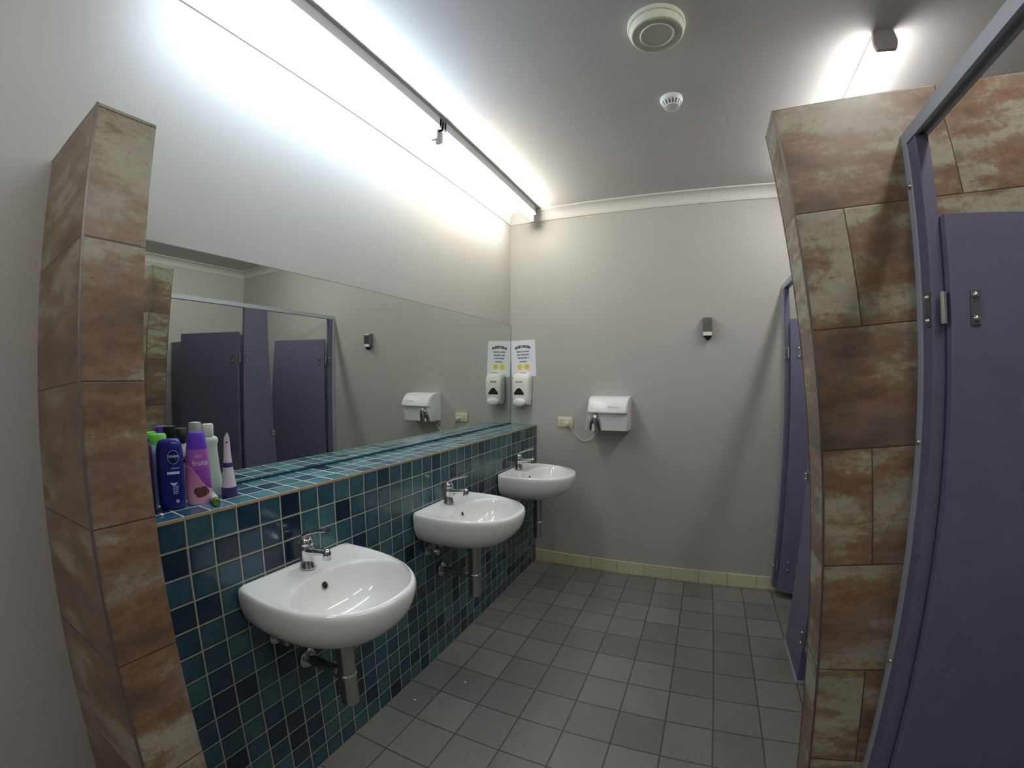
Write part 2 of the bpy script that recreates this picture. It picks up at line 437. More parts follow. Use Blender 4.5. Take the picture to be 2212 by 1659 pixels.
for r, hgt in ((0.0135, 0.001), (0.0135, 0.0035), (0.0095, 0.0035), (0.0095, 0.001)):
    rg.append([ovc + nrm * hgt + (a_ * math.cos(t) + b_ * math.sin(t)) * r for t in (2 * PI * i / 24 for i in range(24))])
loft(bm, rg, False, False); ofr = link('overflow_ring', bm, 'chrome', bs, smooth=40)
bm = bmesh.new(); cyl(bm, ovc + nrm * 0.0008, ovc + nrm * 0.002, 0.0096, n=20); link('overflow_hole', bm, 'black', ofr)
bm = bmesh.new(); lathe(bm, [(0.024, -0.1435), (0.024, -0.1415), (0.018, -0.1405), (0.017, -0.143)], (0.242, 0, 0)); link('waste_ring', bm, 'chrome', bs, smooth=40)
bm = bmesh.new(); lathe(bm, [(0.034, -0.181), (0.034, -0.192), (0.031, -0.192), (0.031, -0.181)], (0.196, 0, 0)); link('waste_nut', bm, 'dull_chrome', bs, smooth=40)
for k in (1, 2): dup(bs, (XF, YS[k], ZB), BL[k])

# ------------------------------------------------------------------ mixer taps
TL = ['chrome lever mixer tap on the basin nearest the bottles', 'chrome lever mixer tap on the middle basin', 'chrome lever mixer tap on the basin by the back wall']
tp = thing('mixer_tap', TL[0], 'tap', (XF + 0.052, YS[0] + 0.004, ZB - 0.0035), group='chrome mixer taps')
bm = bmesh.new(); lathe(bm, [(0.0265, 0.0), (0.0265, 0.006), (0.0235, 0.010), (0.0225, 0.052), (0.0235, 0.058), (0.0235, 0.072), (0.021, 0.080)]); link('tap_body', bm, 'chrome', tp, smooth=40)
bm = bmesh.new()
P = spline([(0.012, 0, 0.063), (0.045, 0, 0.066), (0.080, 0, 0.071), (0.098, 0, 0.072)], 5)
rings = []
for i, p in enumerate(P):
    f = i / (len(P) - 1); w, h = 0.019 - 0.007 * f, 0.014 - 0.004 * f
    rings.append([p + Vector((0, w * math.cos(t), h * math.sin(t))) for t in (2 * PI * k / 16 for k in range(16))])
loft(bm, rings); sp = link('spout', bm, 'chrome', tp, smooth=50)
bm = bmesh.new(); lathe(bm, [(0.011, 0.049), (0.0135, 0.051), (0.0135, 0.066), (0.0125, 0.076), (0.008, 0.084), (0.003, 0.086)], (0.098, 0, 0)); link('aerator', bm, 'chrome', sp, smooth=50)
bm = bmesh.new(); lathe(bm, [(0.0225, 0.079), (0.0235, 0.083), (0.0225, 0.094), (0.017, 0.104), (0.008, 0.109)]); lv = link('lever_cap', bm, 'chrome', tp, smooth=50)
bm = bmesh.new()
P = spline([(-0.016, 0, 0.086), (-0.002, 0, 0.108), (0.026, 0, 0.125), (0.064, 0, 0.138), (0.108, 0, 0.148)], 6); rings = []
for i, p in enumerate(P):
    f = i / (len(P) - 1); w, h = 0.0185 - 0.0065 * f, 0.0125 - 0.0075 * f
    rings.append([p + Vector((0, w * math.cos(t), h * math.sin(t))) for t in (2 * PI * k / 16 for k in range(16))])
loft(bm, rings); link('lever', bm, 'chrome', lv, smooth=60)
for k in (1, 2): dup(tp, (XF + 0.052, YS[k] + 0.004, ZB - 0.0035), TL[k])

# ------------------------------------------------------------------ bottle traps under the basins
QL = ['chrome bottle trap under the basin nearest the bottles', 'chrome bottle trap under the middle basin', 'chrome bottle trap under the basin by the back wall']
tr = thing('bottle_trap', QL[0], 'pipe', (XF + 0.196, YS[0], 0.385), group='chrome bottle traps')
bm = bmesh.new(); lathe(bm, [(0.026, 0.0), (0.030, 0.004), (0.030, 0.112)], n=36); link('trap_cup', bm, 'dull_chrome', tr, smooth=40)
bm = bmesh.new(); lathe(bm, [(0.031, 0.112), (0.0325, 0.114), (0.0325, 0.119), (0.031, 0.121)], n=36); link('trap_ring', bm, 'chrome', tr, smooth=30)
bm = bmesh.new(); lathe(bm, [(0.030, 0.121), (0.030, 0.267)], n=36); link('tail_pipe', bm, 'dull_chrome', tr, smooth=40)
bm = bmesh.new(); cyl(bm, (-0.028, 0, 0.108), (-0.1945, 0, 0.098), 0.017, n=24); ar = link('outlet_pipe', bm, 'dull_chrome', tr, smooth=40)
bm = bmesh.new(); cyl(bm, (-0.036, 0, 0.1085), (-0.052, 0, 0.1075), 0.021, n=24); link('coupling_nut', bm, 'chrome', ar, smooth=40)
bm = bmesh.new(); lathe(bm, [(0.036, -0.1945), (0.036, -0.191), (0.030, -0.184), (0.019, -0.181)], (0, 0, 0.098), axis='x', n=32); link('wall_flange', bm, 'dull_chrome', ar, smooth=40)
for k in (1, 2): dup(tr, (XF + 0.196, YS[k], 0.385), QL[k])

# stop valves with flexible hoses
vnames = [(0, -0.115, 'left'), (0, -0.02, 'right')]
proto = None
where = ['under the basin nearest the bottles', 'under the middle basin', 'under the basin by the back wall']
for k in range(3):
    for dy, side in ((-0.112, 'left hand'), (0.0, 'right hand')):
        lab = 'small chrome stop valve, the %s one %s' % (side, where[k])
        loc = (XF, YS[k] + dy, 0.628)
        if proto is None:
            proto = thing('wall_mounted_valve', lab, 'valve', loc, group='stop valves under the basins')
            bm = bmesh.new(); lathe(bm, [(0.027, 0.0008), (0.027, 0.004), (0.020, 0.010), (0.011, 0.012)], axis='x', n=28); link('valve_flange', bm, 'dull_chrome', proto, smooth=40)
            bm = bmesh.new(); cyl(bm, (0.010, 0, 0), (0.045, 0, 0), 0.010, n=20); vb = link('valve_body', bm, 'dull_chrome', proto, smooth=40)
            bm = bmesh.new(); cyl(bm, (0.045, 0, 0), (0.062, 0, 0), 0.016, 0.013, n=20); link('valve_knob', bm, 'chrome', vb, smooth=40)
            bm = bmesh.new(); tube(bm, [(0.034, 0, 0.008), (0.034, 0, 0.022), (0.030, 0, 0.034)], 0.0065); link('hose_tail', bm, 'steel', vb, smooth=60)
        else: dup(proto, loc, lab)

# ------------------------------------------------------------------ fluorescent battens
def tube_light(name, label, x, y0, y1, tubemat, group, diffuser=False):
    r = thing(name, label, 'light', (x, (y0 + y1) / 2, H), group=group); L = (y1 - y0) / 2
    if not diffuser:
        bm = prism(bmesh.new(), [(-0.033, -0.0005), (0.034, -0.0005), (0.034, -0.047), (0.020, -0.056), (-0.020, -0.056), (-0.034, -0.047)], -L, L, 'y'); link('batten', bm, 'white', r, smooth=20)
        for s_ in (-1, 1):
            ye = s_ * L
            bm = B(-0.034, 0.034, min(ye, ye - s_ * 0.022), max(ye, ye - s_ * 0.022), -0.060, -0.0004, bev=0.003)
            box(bm, -0.018, 0.018, min(ye - s_ * 0.002, ye - s_ * 0.021), max(ye - s_ * 0.002, ye - s_ * 0.021), -0.116, -0.056, bev=0.005)
            link('lamp_holder', bm, 'white_pl', r, smooth=30)
        bm = bmesh.new(); cyl(bm, (0, -L + 0.020, -0.096), (0, L - 0.020, -0.096), 0.013, n=24); link('tube_lamp', bm, tubemat, r, smooth=40)
    else:
        bm = prism(bmesh.new(), [(-0.034, -0.0005), (0.034, -0.0005), (0.034, -0.032), (-0.034, -0.032)], -L, L, 'y'); link('batten', bm, 'white', r)
        pr_ = [(-0.034, -0.032)] + [(0.041 * math.cos(t) * 1.0, -0.040 - 0.044 * math.sin(t)) for t in [PI - PI * i / 12 for i in range(13)]] + [(0.034, -0.032)]
        bm = prism(bmesh.new(), pr_, -L + 0.012, L - 0.012, 'y'); link('diffuser', bm, tubemat, r, smooth=40)
        for s_ in (-1, 1):
            ye = s_ * L
            pc = [(-0.036, -0.0004), (0.036, -0.0004), (0.045, -0.048), (0.043, -0.066), (0.036, -0.086), (-0.033, -0.086), (-0.040, -0.066), (-0.042, -0.048)]
            bm = prism(bmesh.new(), pc, min(ye + s_ * 0.0015, ye - s_ * 0.014), max(ye + s_ * 0.0015, ye - s_ * 0.014), 'y')
            link('end_cap', bm, 'grey_cap', r)
    return r
M['grey_cap'] = mat('lamp_end_cap', (188, 178, 172), 0.5, var=0.02, scale=20)
LIGHT = 78.0
M['tube_cool'] = emis('cool_white_tube', (0.72, 0.86, 1.0), LIGHT)
M['tube_warm'] = emis('warm_white_tube', (1.0, 0.98, 0.89), LIGHT * 0.95)
M['tube_diff'] = emis('lit_diffuser', (1.0, 0.975, 0.94), 33.0)
tube_light('batten_light', 'bare fluorescent batten above the mirror, the near bluish one', 0.231, -2.66, -1.415, 'tube_cool', 'ceiling battens above the mirror')
tube_light('batten_light', 'bare fluorescent batten above the mirror, ending at the back wall', 0.231, -1.395, -0.105, 'tube_warm', 'ceiling battens above the mirror')
tube_light('diffuser_light', 'ceiling light with grey end cap beyond the rust tiled wing wall', 2.17, -1.45, -0.22, 'tube_diff', 'ceiling lights above the cubicles', True)
tube_light('diffuser_light', 'ceiling light above the nearest cubicle', 2.20, -3.24, -2.02, 'tube_diff', 'ceiling lights above the cubicles', True)
tube_light('diffuser_light', 'unseen ceiling light added behind the camera to brighten the left wall', 0.95, YB + 0.03, YB + 1.03, 'tube_diff', None, True)  # added lamp out of view, lifts the left wall and the nib wall
bm = bmesh.new(); cyl(bm, (0, 0, -0.002), (0, 0, 0.030), 0.0105, 0.0115, n=20)
cyl(bm, (0, 0.004, 0.030), (0, 0.004, 0.046), 0.013, n=20)
o = link('starter_switch', bm, 'white_pl', smooth=40); o.location = (0.216, -1.352, H - 0.093)
for b_o in bpy.data.objects:
    if b_o.name == 'batten_light.001': o.parent = b_o; o.location = Vector((0.216 - 0.231, -1.352 + 0.75, -0.0935))

# ------------------------------------------------------------------ ceiling fittings
ex = thing('exhaust_vent', 'large round white ceiling vent with stepped rim', 'vent', (1.335, -1.655, H))
bm = bmesh.new(); lathe(bm, [(0.106, -0.0005), (0.106, -0.016), (0.103, -0.019), (0.098, -0.019)], n=64); link('outer_ring', bm, 'vent_w', ex, smooth=30) if 'vent_w' in M else None
M['vent_w'] = mat('aged_white_plastic', (216, 214, 196), 0.45, var=0.03, scale=12)
link('outer_ring', bm, 'vent_w', ex, smooth=30)
bm = bmesh.new(); lathe(bm, [(0.099, -0.019), (0.101, -0.023), (0.099, -0.040), (0.094, -0.048), (0.090, -0.050), (0.072, -0.045), (0.064, -0.047), (0.060, -0.052), (0.056, -0.052), (0.0545, -0.049)], n=64); link('cap_ring', bm, 'vent_w', ex, smooth=30)
bm = bmesh.new(); lathe(bm, [(0.0545, -0.047), (0.0545, -0.0495), (0.03, -0.050)], n=48); link('centre_disc', bm, 'vent_w', ex, smooth=30)
sd = thing('smoke_detector', 'small white smoke detector with slotted cage on ceiling', 'smoke detector', (1.347, -1.168, H))
bm = bmesh.new(); lathe(bm, [(0.052, -0.0005), (0.052, -0.014), (0.050, -0.020), (0.045, -0.024)], n=40); link('detector_base', bm, 'white', sd, smooth=35)
bm = bmesh.new(); lathe(bm, [(0.033, -0.022), (0.031, -0.042)], n=32); link('inner_core', bm, 'grey_pl', sd, smooth=40)
bm = bmesh.new()
for i in range(16):
    t = 2 * PI * i / 16; d = Vector((math.cos(t), math.sin(t), 0)); n_ = Vector((-d.y, d.x, 0))
    pr_ = [(d * 0.047 + n_ * w + Vector((0, 0, -0.020)), d * 0.034 + n_ * w * 0.7 + Vector((0, 0, -0.046))) for w in (-0.0035, 0.0035)]
    (a, b), (c, e) = pr_
    inn_ = d * -0.004
    loft(bm, [[a, c, c + inn_, a + inn_], [b, e, e + inn_, b + inn_]])
link('cage_bars', bm, 'white', sd)
bm = bmesh.new(); lathe(bm, [(0.036, -0.044), (0.036, -0.048), (0.030, -0.0505), (0.006, -0.0505)], n=32); link('cage_cap', bm, 'white', sd, smooth=35)

# ------------------------------------------------------------------ things on the back wall
# poster
po = thing('paper_notice', 'white paper notice with blue printed lines above the soap dispenser', 'notice', (0.110, -0.0008, 1.604))
po.rotation_euler = (0, -math.radians(2.2), 0)
link('sheet', B(-0.101, 0.102, -0.0008, 0, -0.142, 0.140), 'paper', po)
def glyph_line(bm, cx, cz, w, h, n, arch=0.0, heavy=0.3, rng=random.Random(3)):
    for i in range(n):
        x0 = cx - w / 2 + w * i / n; cw = w / n * 0.78
        zc = cz + arch * (1 - ((x0 + cw / 2 - cx) / (w / 2)) ** 2)
        k = rng.randint(0, 3); t = h * heavy * 0.5
        parts = [(0, t / cw, 0, 1)]
        if k != 0: parts.append((1 - t / cw, 1, 0, 1))
        parts.append((0, 1, (0, 0.42, 0.84, 0)[k], (0.16, 0.58, 1.0, 0.16)[k]))
        for a, b, c, d in parts:
            vs = [bm.verts.new((x0 + cw * u, -0.0012, zc - h / 2 + h * v)) for u, v in ((a, c), (b, c), (b, d), (a, d))]
            bm.faces.new(vs)
bm = bmesh.new(); glyph_line(bm, 0.0, 0.078, 0.130, 0.022, 12, 0.014, 0.55); link('arched_heading', bm, 'ink', po)
bm = bmesh.new()
for z_, w_, n_ in ((0.052, 0.108, 16), (0.027, 0.100, 14), (0.002, 0.092, 14), (-0.026, 0.060, 9)): glyph_line(bm, 0.0, z_, w_, 0.0105, n_, 0.0, 0.5)
link('printed_lines', bm, 'ink', po)
for cx in (-0.031, 0.027):
    bm = bmesh.new(); cyl(bm, (cx, -0.0009, -0.068), (cx, -0.0014, -0.068), 0.0225, n=28); fc = link('yellow_face', bm, 'yellow', po)
    bm = bmesh.new()
    for dx in (-0.008, 0.008): cyl(bm, (cx + dx, -0.0014, -0.061), (cx + dx, -0.0017, -0.061), 0.0032, n=12)
    box(bm, cx - 0.009, cx + 0.009, -0.0017, -0.0014, -0.079, -0.0765)
    link('face_marks', bm, 'trim', fc)
# soap dispenser
so = thing('soap_dispenser', 'white wall soap dispenser with black window and push lever', 'soap dispenser', (0.120, -0.001, 1.25))
bm = bmesh.new()
rings = []
for z, w, d in ((0.0, 0.060, 0.074), (0.012, 0.064, 0.086), (0.06, 0.068, 0.094), (0.16, 0.070, 0.094), (0.205, 0.069, 0.088), (0.228, 0.062, 0.074), (0.238, 0.050, 0.060)):
    ring = []
    for i in range(32):
        t = 2 * PI * i / 32; e = 5.0
        cxx = abs(math.cos(t)) ** (2 / e) * math.copysign(1, math.cos(t)); syy = abs(math.sin(t)) ** (2 / e) * math.copysign(1, math.sin(t))
        ring.append(Vector((w * cxx, -d / 2 + d / 2 * syy * 0.995, z)))
    rings.append(ring)
loft(bm, rings); sb = link('dispenser_body', bm, 'white_pl', so, smooth=45)
bm = bmesh.new(); B0 = [(-0.042, 0.075), (0.042, 0.075), (0.038, 0.090), (0.022, 0.112), (0.012, 0.122), (0.0, 0.125), (-0.012, 0.122), (-0.022, 0.112), (-0.038, 0.090)]
prism(bm, [(x - 0.006, z) for x, z in B0], -0.0955, -0.0925, 'y'); link('level_window', bm, 'black', so)
bm = bmesh.new()
lathe(bm, [(0.050, -0.086), (0.050, -0.098), (0.047, -0.106), (0.038, -0.112), (0.02, -0.115)], (-0.004, 0, 0.018), axis='y', n=36, sy=0.62); link('push_lever', bm, 'white_pl', so, smooth=45)
bm = bmesh.new(); glyph_line(bm, -0.006, 0.173, 0.052, 0.012, 6, 0.0, 0.6); bm.transform(Matrix.Translation((0, -0.0935, 0))); link('faded_logo', bm, 'grey_pl', so)
bm = B(-0.012, 0.030, -0.060, -0.030, 0.228, 0.243, bev=0.003); link('lid_catch', bm, 'grey_pl', so)
# power outlet
pw = thing('power_outlet', 'ivory double power outlet left of the hand dryer', 'power outlet', (0.455, -0.001, 1.124))
link('wall_plate', B(-0.058, 0.058, -0.010, 0, -0.0385, 0.0385, bev=0.003), 'ivory', pw, smooth=40)
link('switch_rocker', B(-0.032, -0.018, -0.014, -0.009, 0.010, 0.026, bev=0.002), 'ivory', pw, smooth=40)
link('switch_rocker', B(0.018, 0.032, -0.014, -0.009, 0.010, 0.026, bev=0.002), 'ivory', pw, smooth=40)
bm = bmesh.new()
for x, a in ((-0.032, 0.5), (-0.019, -0.5)):
    box(bm, x - 0.0012, x + 0.0012, -0.0106, -0.0098, -0.016, -0.007)
link('socket_slots', bm, 'dark', pw)
# cord with plug
co = thing('hanging_lead', 'cream cord hanging from the outlet to the hand dryer', 'cord', (0.478, -0.011, 1.115))
bm = bmesh.new(); lathe(bm, [(0.017, -0.0003), (0.018, -0.012), (0.016, -0.026), (0.008, -0.030)], axis='y', n=24); link('plug', bm, 'ivory', co, smooth=40)
bm = bmesh.new(); tube(bm, spline([(0.010, -0.018, -0.012), (0.026, -0.014, -0.030), (0.055, -0.006, -0.075), (0.095, -0.004, -0.114), (0.128, -0.004, -0.124), (0.170, -0.004, -0.112), (0.207, -0.010, -0.078), (0.232, -0.020, -0.040), (0.242, -0.030, -0.0285)], 8), 0.0042, 10); link('flex', bm, 'ivory', co, smooth=60)
# hand dryer
hd = thing('hand_dryer', 'white hand dryer with chrome nozzle on the back wall', 'hand dryer', (0.805, -0.001, 1.09))
prof = [(0.0, 0.0), (-0.150, 0.0), (-0.158, 0.004), (-0.172, 0.118), (-0.196, 0.126), (-0.199, 0.132), (-0.194, 0.150), (-0.178, 0.184), (-0.152, 0.210), (-0.118, 0.226), (-0.078, 0.232), (0.0, 0.234)]
bm = bmesh.new(); rings = []
for x, k in ((-0.140, 0.86), (-0.136, 0.93), (-0.128, 0.975), (-0.114, 1.0), (0.0, 1.025), (0.114, 1.0), (0.128, 0.975), (0.136, 0.93), (0.140, 0.86)):
    rings.append([Vector((x, y * k, z if y == 0 or z == 0 else 0.117 + (z - 0.117) * (0.985 + 0.015 * k))) for y, z in prof])
loft(bm, rings); link('dryer_cover', bm, 'white', hd, smooth=32)
bm = bmesh.new(); rings = []
for z, w, d in ((0.001, 0.050, 0.186), (0.03, 0.050, 0.194), (0.06, 0.047, 0.202), (0.085, 0.041, 0.204), (0.105, 0.032, 0.200), (0.120, 0.020, 0.190), (0.124, 0.010, 0.178)):
    rings.append([Vector((-0.085 + w * math.cos(t), -0.140 - (d - 0.140) * math.sin(t), z)) for t in (PI * i / 20 for i in range(21))] + [Vector((-0.085 + w * 0.9 * c, -0.120, z)) for c in (-1, 1)])
loft(bm, rings); nz_ = link('chrome_nozzle', bm, 'chrome', hd, smooth=50)
bm = bmesh.new()
pts = []
for i in range(25):
    t = PI * i / 24
    pts.append((-0.085 - 0.066 * math.cos(t) * 1.0, 0.0, 0.004 + 0.150 * math.sin(t)))
# thin white surround of the nozzle on the lower front
tube(bm, [(x, -0.1585 - 0.0135 * min(1, z / 0.118), z) for x, _, z in pts if z < 0.122], 0.004, 8); link('nozzle_surround', bm, 'white', hd, smooth=60)
bm = bmesh.new(); glyph_line(bm, 0, 0, 0.075, 0.010, 9, 0, 0.3)
bm.transform(Matrix.Translation((0.045, -0.1945, 0.168)) @ Matrix.Rotation(-0.42, 4, 'X')); link('embossed_badge', bm, 'grey_pl', hd)
# small steel wall dispenser
st = thing('wall_dispenser', 'small grey metal wedge shaped dispenser high on the back wall', 'dispenser', (1.469, -0.001, 1.74))
bm = prism(bmesh.new(), [(0, 0.0), (-0.050, 0.0), (-0.060, 0.110), (-0.055, 0.122), (0, 0.126)], -0.031, 0.031, 'x'); link('steel_shell', bm, 'steel_d', st) if 'steel_d' in M else None
M['steel_d'] = mat('brushed_dark_steel', (132, 134, 138), 0.32, 0.85, var=0.05, scale=40)
link('steel_shell', bm, 'steel_d', st)
link('clear_band', B(-0.029, 0.029, -0.053, -0.001, 0.0005, 0.026, bev=0.002), 'white_pl', st).location = (0, -0.0015, -0.0005)
bm = bmesh.new(); loft(bm, [[Vector((x, y, -0.001)) for x, y in ((-0.028, -0.050), (0.028, -0.050), (0.028, -0.004), (-0.028, -0.004))], [Vector((x, y, -0.028)) for x, y in ((-0.005, -0.034), (0.005, -0.034), (0.005, -0.024), (-0.005, -0.024))]]); link('drip_tip', bm, 'dark', st)

# ------------------------------------------------------------------ toilet cubicles
DX0, DX1 = -0.022, 0.008      # door leaf thickness around the hinge axis
def screw(parent, x, y, z, name='dome_screw'):
    bm = bmesh.new(); lathe(bm, [(0.008, 0.0), (0.0075, -0.003), (0.005, -0.006), (0.002, -0.0072)], (x, y, z), axis='x', n=14)
    return link(name, bm, 'steel', parent, smooth=50)
def hinge(parent, z, leaf_y=-0.066):
    """barrel on the axis, one leaf on the door (door's own frame)"""
    bm = bmesh.new(); cyl(bm, (-0.012, 0.0, z - 0.036), (-0.012, 0.0, z + 0.036), 0.0078, n=16)
    link('hinge_barrel', bm, 'steel', parent, smooth=40)
    h = link('hinge_leaf', B(DX0 - 0.0035, DX0 - 0.0004, leaf_y - 0.011, leaf_y + 0.011, z - 0.040, z + 0.040, bev=0.0006), 'steel_d', parent)
    for dz in (-0.026, 0.026): screw(h, DX0 - 0.003, leaf_y, z + dz)
    return h
def door(label, hx, hy, deg, w=0.62, zt=1.835, zb=0.048, lean=0.0, lock=True):
    d = thing('cubicle_door', label, 'cubicle door', (hx, hy, 0), math.radians(deg), 'purple cubicle doors', 'thing')
    yb = -w - lean  # free edge leans with the pilaster
    bm = prism(bmesh.new(), [(-0.012, zb), (yb, zb), (-w, zt), (-0.012, zt)], DX0, DX1, 'x')
    bmesh.ops.bevel(bm, geom=list(bm.edges), offset=0.0012, segments=1, affect='EDGES')
    link('door_leaf', bm, 'purple', d)
    hinge(d, 1.62); hinge(d, 0.235)
    if lock:
        yl = -w - lean * 0.5
        bm = B(DX0 - 0.006, DX0 - 0.0004, yl + 0.02, yl + 0.055, 0.94, 1.00, bev=0.002); lk = link('door_lock', bm, 'steel', d)
        bm = bmesh.new(); lathe(bm, [(0.012, -0.006), (0.012, -0.014), (0.008, -0.016)], (DX0, yl + 0.037, 0.965), axis='x', n=20); link('lock_knob', bm, 'dark', lk, smooth=40)
    return d
def post_leaf(parent, y0, y1, z, sy):
    h = link('hinge_leaf', B(-0.0002, 0.0028, y0, y1, z - 0.040, z + 0.040), 'steel_d', parent)
    for dz in (-0.027, 0.027): screw(h, -0.0002, sy, z + dz)
def rail(label, x, y0, y1):
    r = thing('head_rail', label, 'rail', (x, (y0 + y1) / 2, ZRB), group='cubicle head rails')
    L = (y1 - y0) / 2; bm = bmesh.new(); h = ZRT - ZRB
    prism(bm, [(0, 0.0), (0.010, 0.0), (0.010, 0.010), (0.028, 0.010), (0.028, 0.0), (0.038, 0.0), (0.038, h), (0, h)], -L, L, 'y')
    link('rail_channel', bm, 'alu', r)
    return r
# near cubicle: post panel against the wing wall, rail towards and past the camera, open door
rail('aluminium head rail running overhead from the near face of the tiled wing wall', XC, YB + 0.002, YW1 - 0.0005)
np_ = thing('post_panel', 'narrow purple post panel fixed to the near face of the wing wall', 'post panel', (XC, YW1 - 0.001, 0), group='narrow cubicle post panels')
link('panel_board', B(0.003, 0.033, -0.070, -0.002, 0.06, ZRB - 0.0005, bev=0.001), 'purple', np_)
ch = link('wall_channel', B(0.0, 0.036, -0.026, 0.0, 0.0005, ZRB - 0.0004, bev=0.001), 'alu', np_)
for z in (1.93, 1.31, 0.74, 0.2): screw(ch, 0.001, -0.018, z, 'fixing_screw')
for z in (1.62, 0.235): post_leaf(np_, -0.064, -0.046, z, -0.055)
door('purple cubicle door standing wide open in front of the tiled wing wall', 1.970, -1.990, 90)
pn = thing('pilaster_panel', 'unseen purple pilaster panel added to block light beside the open cubicle doorway', 'pilaster panel', (XC, -2.83, 0))  # added out of view to screen the open door from lamp light
link('panel_board', B(0.003, 0.033, -0.18, 0.19, 0.022, ZRB - 0.0005, bev=0.001), 'purple', pn)
link('floor_channel', B(0.0, 0.036, -0.182, 0.192, 0.0005, 0.022, bev=0.001), 'alu', pn)
door('unseen closed purple cubicle door added beside the camera to block light', XC + 0.012, -3.022, 0)  # unseen, continues the added light screen past the pilaster
# far cubicles between the wing wall and the back wall
rail('aluminium head rail between the wing wall and the back wall', XC2, YW2 + 0.0005, -0.0005)
fp = thing('post_panel', 'narrow purple post panel with pale channel against the back wall', 'post panel', (XC2, -0.001, 0), group='narrow cubicle post panels')
link('panel_board', B(0.003, 0.033, -0.076, -0.002, 0.06, ZRB - 0.0005, bev=0.001), 'purple', fp)
ch = link('wall_channel', B(0.0, 0.036, -0.026, 0.0, 0.0955, ZRB - 0.0004, bev=0.001), 'alu', fp)
for z in (1.62, 0.235): post_leaf(fp, -0.070, -0.050, z, -0.060)
pl = thing('pilaster_panel', 'wide purple pilaster panel between the two far cubicle doors', 'pilaster panel', (XC2, -0.87, 0))
bm = prism(bmesh.new(), [(-0.155, 0.022), (0.212, 0.022), (0.072, ZRB - 0.0005), (-0.150, ZRB - 0.0005)], 0.003, 0.033, 'x')
bmesh.ops.bevel(bm, geom=list(bm.edges), offset=0.001, segments=1, affect='EDGES'); link('panel_board', bm, 'purple', pl)
link('floor_channel', B(0.0, 0.036, -0.157, 0.214, 0.0005, 0.022, bev=0.001), 'alu', pl)
for z in (1.62, 0.235): post_leaf(pl, -0.136, -0.112, z, -0.124)
bm = B(-0.005, 0.0028, 0.108, 0.148, 0.942, 0.992, bev=0.002); kp = link('lock_keeper', bm, 'steel', pl)
for z in (0.955, 0.980): screw(kp, -0.004, 0.130, z)
door('purple cubicle door half open beside the back wall', XC2 + 0.020, -0.092, 74, lean=0.12)
door('purple cubicle door half open between pilaster and wing wall', XC2 + 0.020, -1.040, 68)
pt = thing('partition_panel', 'purple partition panel dividing the two far cubicles', 'partition panel', (XC2 + 0.04, -0.885, 0), kind='thing')
link('panel_board', B(0.0, XR - XC2 - 0.043, -0.015, 0.015, 0.12, 1.835, bev=0.001), 'purple', pt)
link('wall_channel', B(XR - XC2 - 0.066, XR - XC2 - 0.0415, -0.018, 0.018, 0.096, 1.836), 'alu', pt)
for x in (0.25, 1.3):
    bm = bmesh.new(); cyl(bm, (x, 0, 0.0005), (x, 0, 0.121), 0.014, n=16); link('panel_foot', bm, 'steel', pt, smooth=40)

# ------------------------------------------------------------------ toiletries on the ledge
M['navy'] = mat('navy_plastic', (22, 34, 116), 0.25, var=0.08, scale=20)
M['dpurple'] = mat('dark_purple_plastic', (54, 32, 78), 0.3, var=0.08, scale=20)
M['violet'] = mat('violet_plastic', (98, 60, 190), 0.3, var=0.06, scale=20)
M['lime'] = mat('lime_plastic', (120, 214, 84), 0.35, var=0.06, scale=20)
M['lilac_text'] = mat('pale_lilac_print', (226, 196, 232), 0.5, var=0.02)
M['white_text'] = mat('white_print', (214, 220, 244), 0.5, var=0.02)
M['brown_print'] = mat('brown_nut_print', (98, 62, 50), 0.5, var=0.35, scale=60)
M['milky'] = mat('milky_plastic', (206, 224, 206), 0.3, var=0.03, scale=20, **{'Transmission Weight': 0.12})
M['tubeskin'] = mat('pearl_white_tube', (206, 196, 206), 0.3, var=0.04, scale=30)
M['darkpurple_print'] = mat('dark_violet_print', (54, 40, 100), 0.45, var=0.05)
M['teal_pl'] = mat('pale_blue_plastic', (170, 200, 214), 0.3, var=0.03)
M['olive'] = mat('olive_cap', (92, 122, 48), 0.4, var=0.12, scale=40)
s = NT('pink_wave_plastic'); tc_ = s.n('ShaderNodeTexCoord'); sp_ = s.n('ShaderNodeSeparateXYZ'); s.l(tc_.outputs['Object'], sp_.inputs[0])
wave = s.math('ADD', sp_.outputs[2], s.math('MULTIPLY', s.math('ADD', sp_.outputs[1], 0.0), 0.95))
wave = s.math('ADD', wave, s.math('MULTIPLY', s.math('SINE', s.math('MULTIPLY', sp_.outputs[1], 70.0)), 0.010))
grad = s.maprange(sp_.outputs[2], 0.0, 0.10)
low = s.mix(grad, lin((226, 170, 200)), lin((190, 112, 168)))
upp = s.mix(s.maprange(sp_.outputs[2], 0.06, 0.16), lin((134, 66, 160)), lin((172, 98, 186)))
c_ = s.mix(s.maprange(wave, 0.078, 0.080), low, upp)
line = s.math('SUBTRACT', 1.0, s.maprange(s.math('ABSOLUTE', s.math('SUBTRACT', wave, 0.079)), 0.0008, 0.0016))
c_ = s.mix(line, c_, lin((232, 190, 222)))
s.bsdf(**{'Base Color': c_, 'Roughness': 0.28}); M['pinkwave'] = s.m

